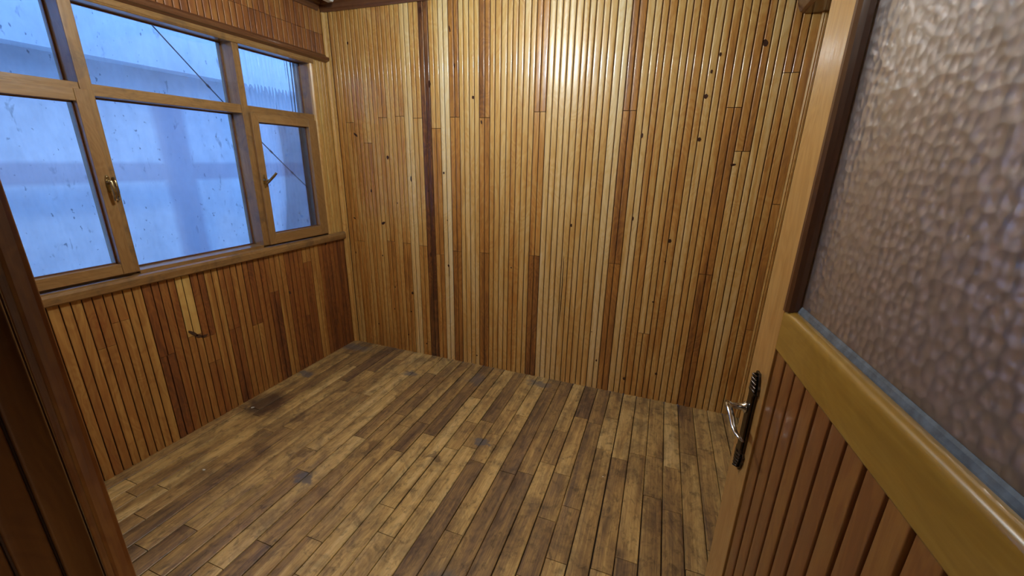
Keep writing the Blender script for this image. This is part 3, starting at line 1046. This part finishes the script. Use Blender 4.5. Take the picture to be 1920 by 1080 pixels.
# door handle: long ornate plate and a curved lever
hs, hz = 0.066, 0.998
pl = MB()
outline = []
H2 = 0.125
for k in range(41):
    f = -1 + 2 * k / 40
    wv = 0.0175
    if abs(f) > 0.62:
        q = (abs(f) - 0.62) / 0.38
        wv = 0.0215 * math.cos(q * 1.45) ** 0.6 * (1 + 0.14 * math.sin(q * 26)) + 0.002
    outline.append((wv, f * H2))
ring = [(a, b) for a, b in outline] + [(-a, b) for a, b in outline[::-1]]
pl.prism(ring, dp(hs, 0, hz), dp(hs, 0.005, hz), SD, Z)
ring2 = [(a * 0.72, b * 0.93) for a, b in ring]
pl.prism(ring2, dp(hs, 0.005, hz), dp(hs, 0.010, hz), SD, Z)
for sg in (1, -1):
    for q in range(5):
        zz = hz + sg * (0.082 + 0.0085 * q)
        ww = 0.017 * math.cos(q / 5 * 1.3)
        pl.tube([dp(hs - ww, 0.007, zz), dp(hs, 0.0125, zz + sg * 0.003), dp(hs + ww, 0.007, zz)], 0.0032, 8)
hp = pl.build('handle_plate', M['dark_metal'], door, bevel=0.001)
tag(hp, 'dark long ornate door plate with scalloped ends')
lv = MB()
pz = 1.030
c = dp(hs - 0.006, 0.010, pz)
lv.lathe(tuple(c), tuple(ND), [(0, 0.013), (0.004, 0.013), (0.007, 0.008), (0.030, 0.0065), (0.034, 0.009), (0.040, 0.009), (0.044, 0.006)], 18)
L = [(-0.012, 0.049, 0.004), (0.004, 0.050, 0.005), (0.018, 0.049, 0.003), (0.036, 0.047, -0.006), (0.052, 0.046, -0.016), (0.070, 0.044, -0.021), (0.088, 0.041, -0.019), (0.098, 0.036, -0.021)]
lv.tube([dp(hs + a, b, pz + c_) for a, b, c_ in L], [0.005, 0.0075, 0.0078, 0.0068, 0.006, 0.0055, 0.005, 0.003], 14, squash=0.7)
o = lv.build('lever', M['steel'], hp)
tag(o, 'worn chrome lever')

# ------------------------------------------------------------------ doorway lining and casing
mb = MB()
# thin moulded architrave of the left side, ridges towards the passage
PR = [(0.0, 0.0), (0.0, -0.016), (0.003, -0.020), (0.010, -0.021), (0.013, -0.017), (0.016, -0.012), (0.022, -0.011), (0.026, -0.014), (0.028, -0.019),
      (0.034, -0.021), (0.040, -0.018), (0.043, -0.012), (0.045, -0.006), (0.045, 0.0)]
mb.prism(PR, (LX + 0.001, YF + 0.006, 0), (LX + 0.001, YF + 0.006, 2.10), X, Y, smooth=False)
tag(mb.build('trim_10', M['jamb'], bevel=0.002), 'reddish moulded door casing at the left edge of the doorway', 'casing', kind='structure')
mb = MB()
mb.box((JX1, YF - 0.06, 0), (JX1 + 0.04, YF + 0.004, 2.10))
mb.box((LX + 0.001, YF - 0.06, 2.06), (JX1, YF + 0.004, 2.098))
tag(mb.build('trim_11', M['jamb'], bevel=0.002), 'door lining on the hinge side and head of the doorway', 'casing', kind='structure')

# passage: slatted side wall on the left, plain shell behind the viewer
mb = MB()
y = YF - 0.012
while y > -4.3:
    add_board(mb, (LX, y - 0.0405, 0), Y, X, Z, 0.0405, 0, 2.52, 1, random.uniform(.30, .42), dict(g=0.0018, gd=0.0042, r=0.0034))
    y -= 0.0405
mb.mat = 1
mb.box((LX - 0.06, YF - 0.051, 0), (LX - 0.008, -4.5, ZC))
o = mb.build('wall_hall_left', [wood('dark_passage_slats', [(0.0, (0.05, 0.014, 0.006)), (0.5, (0.14, 0.055, 0.013)), (1.0, (0.30, 0.14, 0.035))], 'z', True, var=0.25, rough=0.4, coat=0.5), M['backing']])
tag(o, 'dark slatted passage wall at the left edge of the view', 'wall', kind='structure')
mb = MB()
mb.box((LX - 0.06, -4.5, 0), (XR + 0.6, -4.45, ZC))
mb.box((XR + 0.5, -4.5, 0), (XR + 0.55, YF - 0.06, ZC))
mb.box((XR + 0.08, YF - 0.06, 0), (XR + 0.55, YF - 0.01, ZC))
mb.box((XR + 0.1, -4.5, -0.06), (XR + 0.6, YF, -0.001))
mb.box((XR + 0.1, -4.5, ZC), (XR + 0.6, YF, ZC + 0.05))
o = mb.build('wall_hall', M['plaster'])
tag(o, 'plain plastered passage walls behind the viewpoint', 'wall', kind='structure')
t = empty('added_pendant', (2.80, -3.05, ZC))  # added unseen pendant, its cone shaped to light only the lower passage slats
tag(t, 'added unseen pendant behind the viewpoint, shaded to light only the lower passage wall', 'lamp')
mb = MB()
mb.lathe((0, 0, 0), (0, 0, -1), [(0, 0.04), (0.02, 0.04), (0.03, 0.004), (0.52, 0.004)], 16)
mb.build('added_pendant_cord', M['white'], t)
mb = MB()
mb.lathe((0, 0, -0.52), (0, 0, -1), [(0, 0.02), (0.01, 0.035), (0.115, 0.108), (0.116, 0.110), (0.012, 0.040), (0.001, 0.022)], 32)
mb.build('cutoff_shade', M['dark_metal'], t)
mb = MB()
mb.lathe((0, 0, -0.54), (0, 0, -1), [(0, 0.008), (0.01, 0.014), (0.025, 0.016), (0.035, 0.012), (0.040, 0.004)], 16)
mb.build('glowing_globe', emitter('added_pendant_glow', (1.0, 0.86, 0.68), ADDED_PENDANT_STRENGTH), t)

t = empty('added_fill_lamp', (1.80, -4.05, ZC))  # added unseen fill light, lifts the floor and lower far wall
tag(t, 'added unseen fill lamp behind the viewpoint, brightening the floor and lower far wall', 'lamp')
mb = MB()
mb.lathe((0, 0, 0), (0, 0, -1), [(0, 0.13), (0.025, 0.13)], 28)
mb.build('fill_lamp_base', M['white'], t)
mb = MB()
mb.lathe((0, 0, -0.025), (0, 0, -1), [(0, 0.115), (0.03, 0.11), (0.06, 0.085), (0.08, 0.04), (0.085, 0.005)], 28)
mb.build('fill_dome', emitter('fill_dome_glow', (1.0, 0.93, 0.84), FILL_DOME_STRENGTH), t)


# ------------------------------------------------------------------ crumbs on the floor
def chip(loc, size, label, seed):
    random.seed(seed)
    m_ = MB()
    k = 8
    top = []
    for i in range(k):
        a = 2 * math.pi * i / k
        r = size * random.uniform(0.6, 1.1)
        top.append((r * math.cos(a), r * 0.55 * math.sin(a)))
    m_.prism(top, (0, 0, 0), (0, 0, size * 0.35), X, Y)
    o_ = m_.build('plaster_chip', M['plug'], loc=loc, bevel=size * 0.08)
    o_.rotation_euler = (0, 0, random.uniform(0, 3))
    tag(o_, label, 'debris')


CHIPS = [((0.365, -1.565, 0.0005), 0.010, 'white plaster crumb on the floor nearest the left door casing'),
         ((0.10, -1.08, 0.0005), 0.012, 'pale splinter of plaster on the dark worn patch beside the left wall'),
         ((2.285, -0.86, 0.0005), 0.006, 'tiny white crumb on the planks in the right half of the floor')]
for i, (l, s_, lb) in enumerate(CHIPS):
    chip(l, s_, lb, 100 + i)
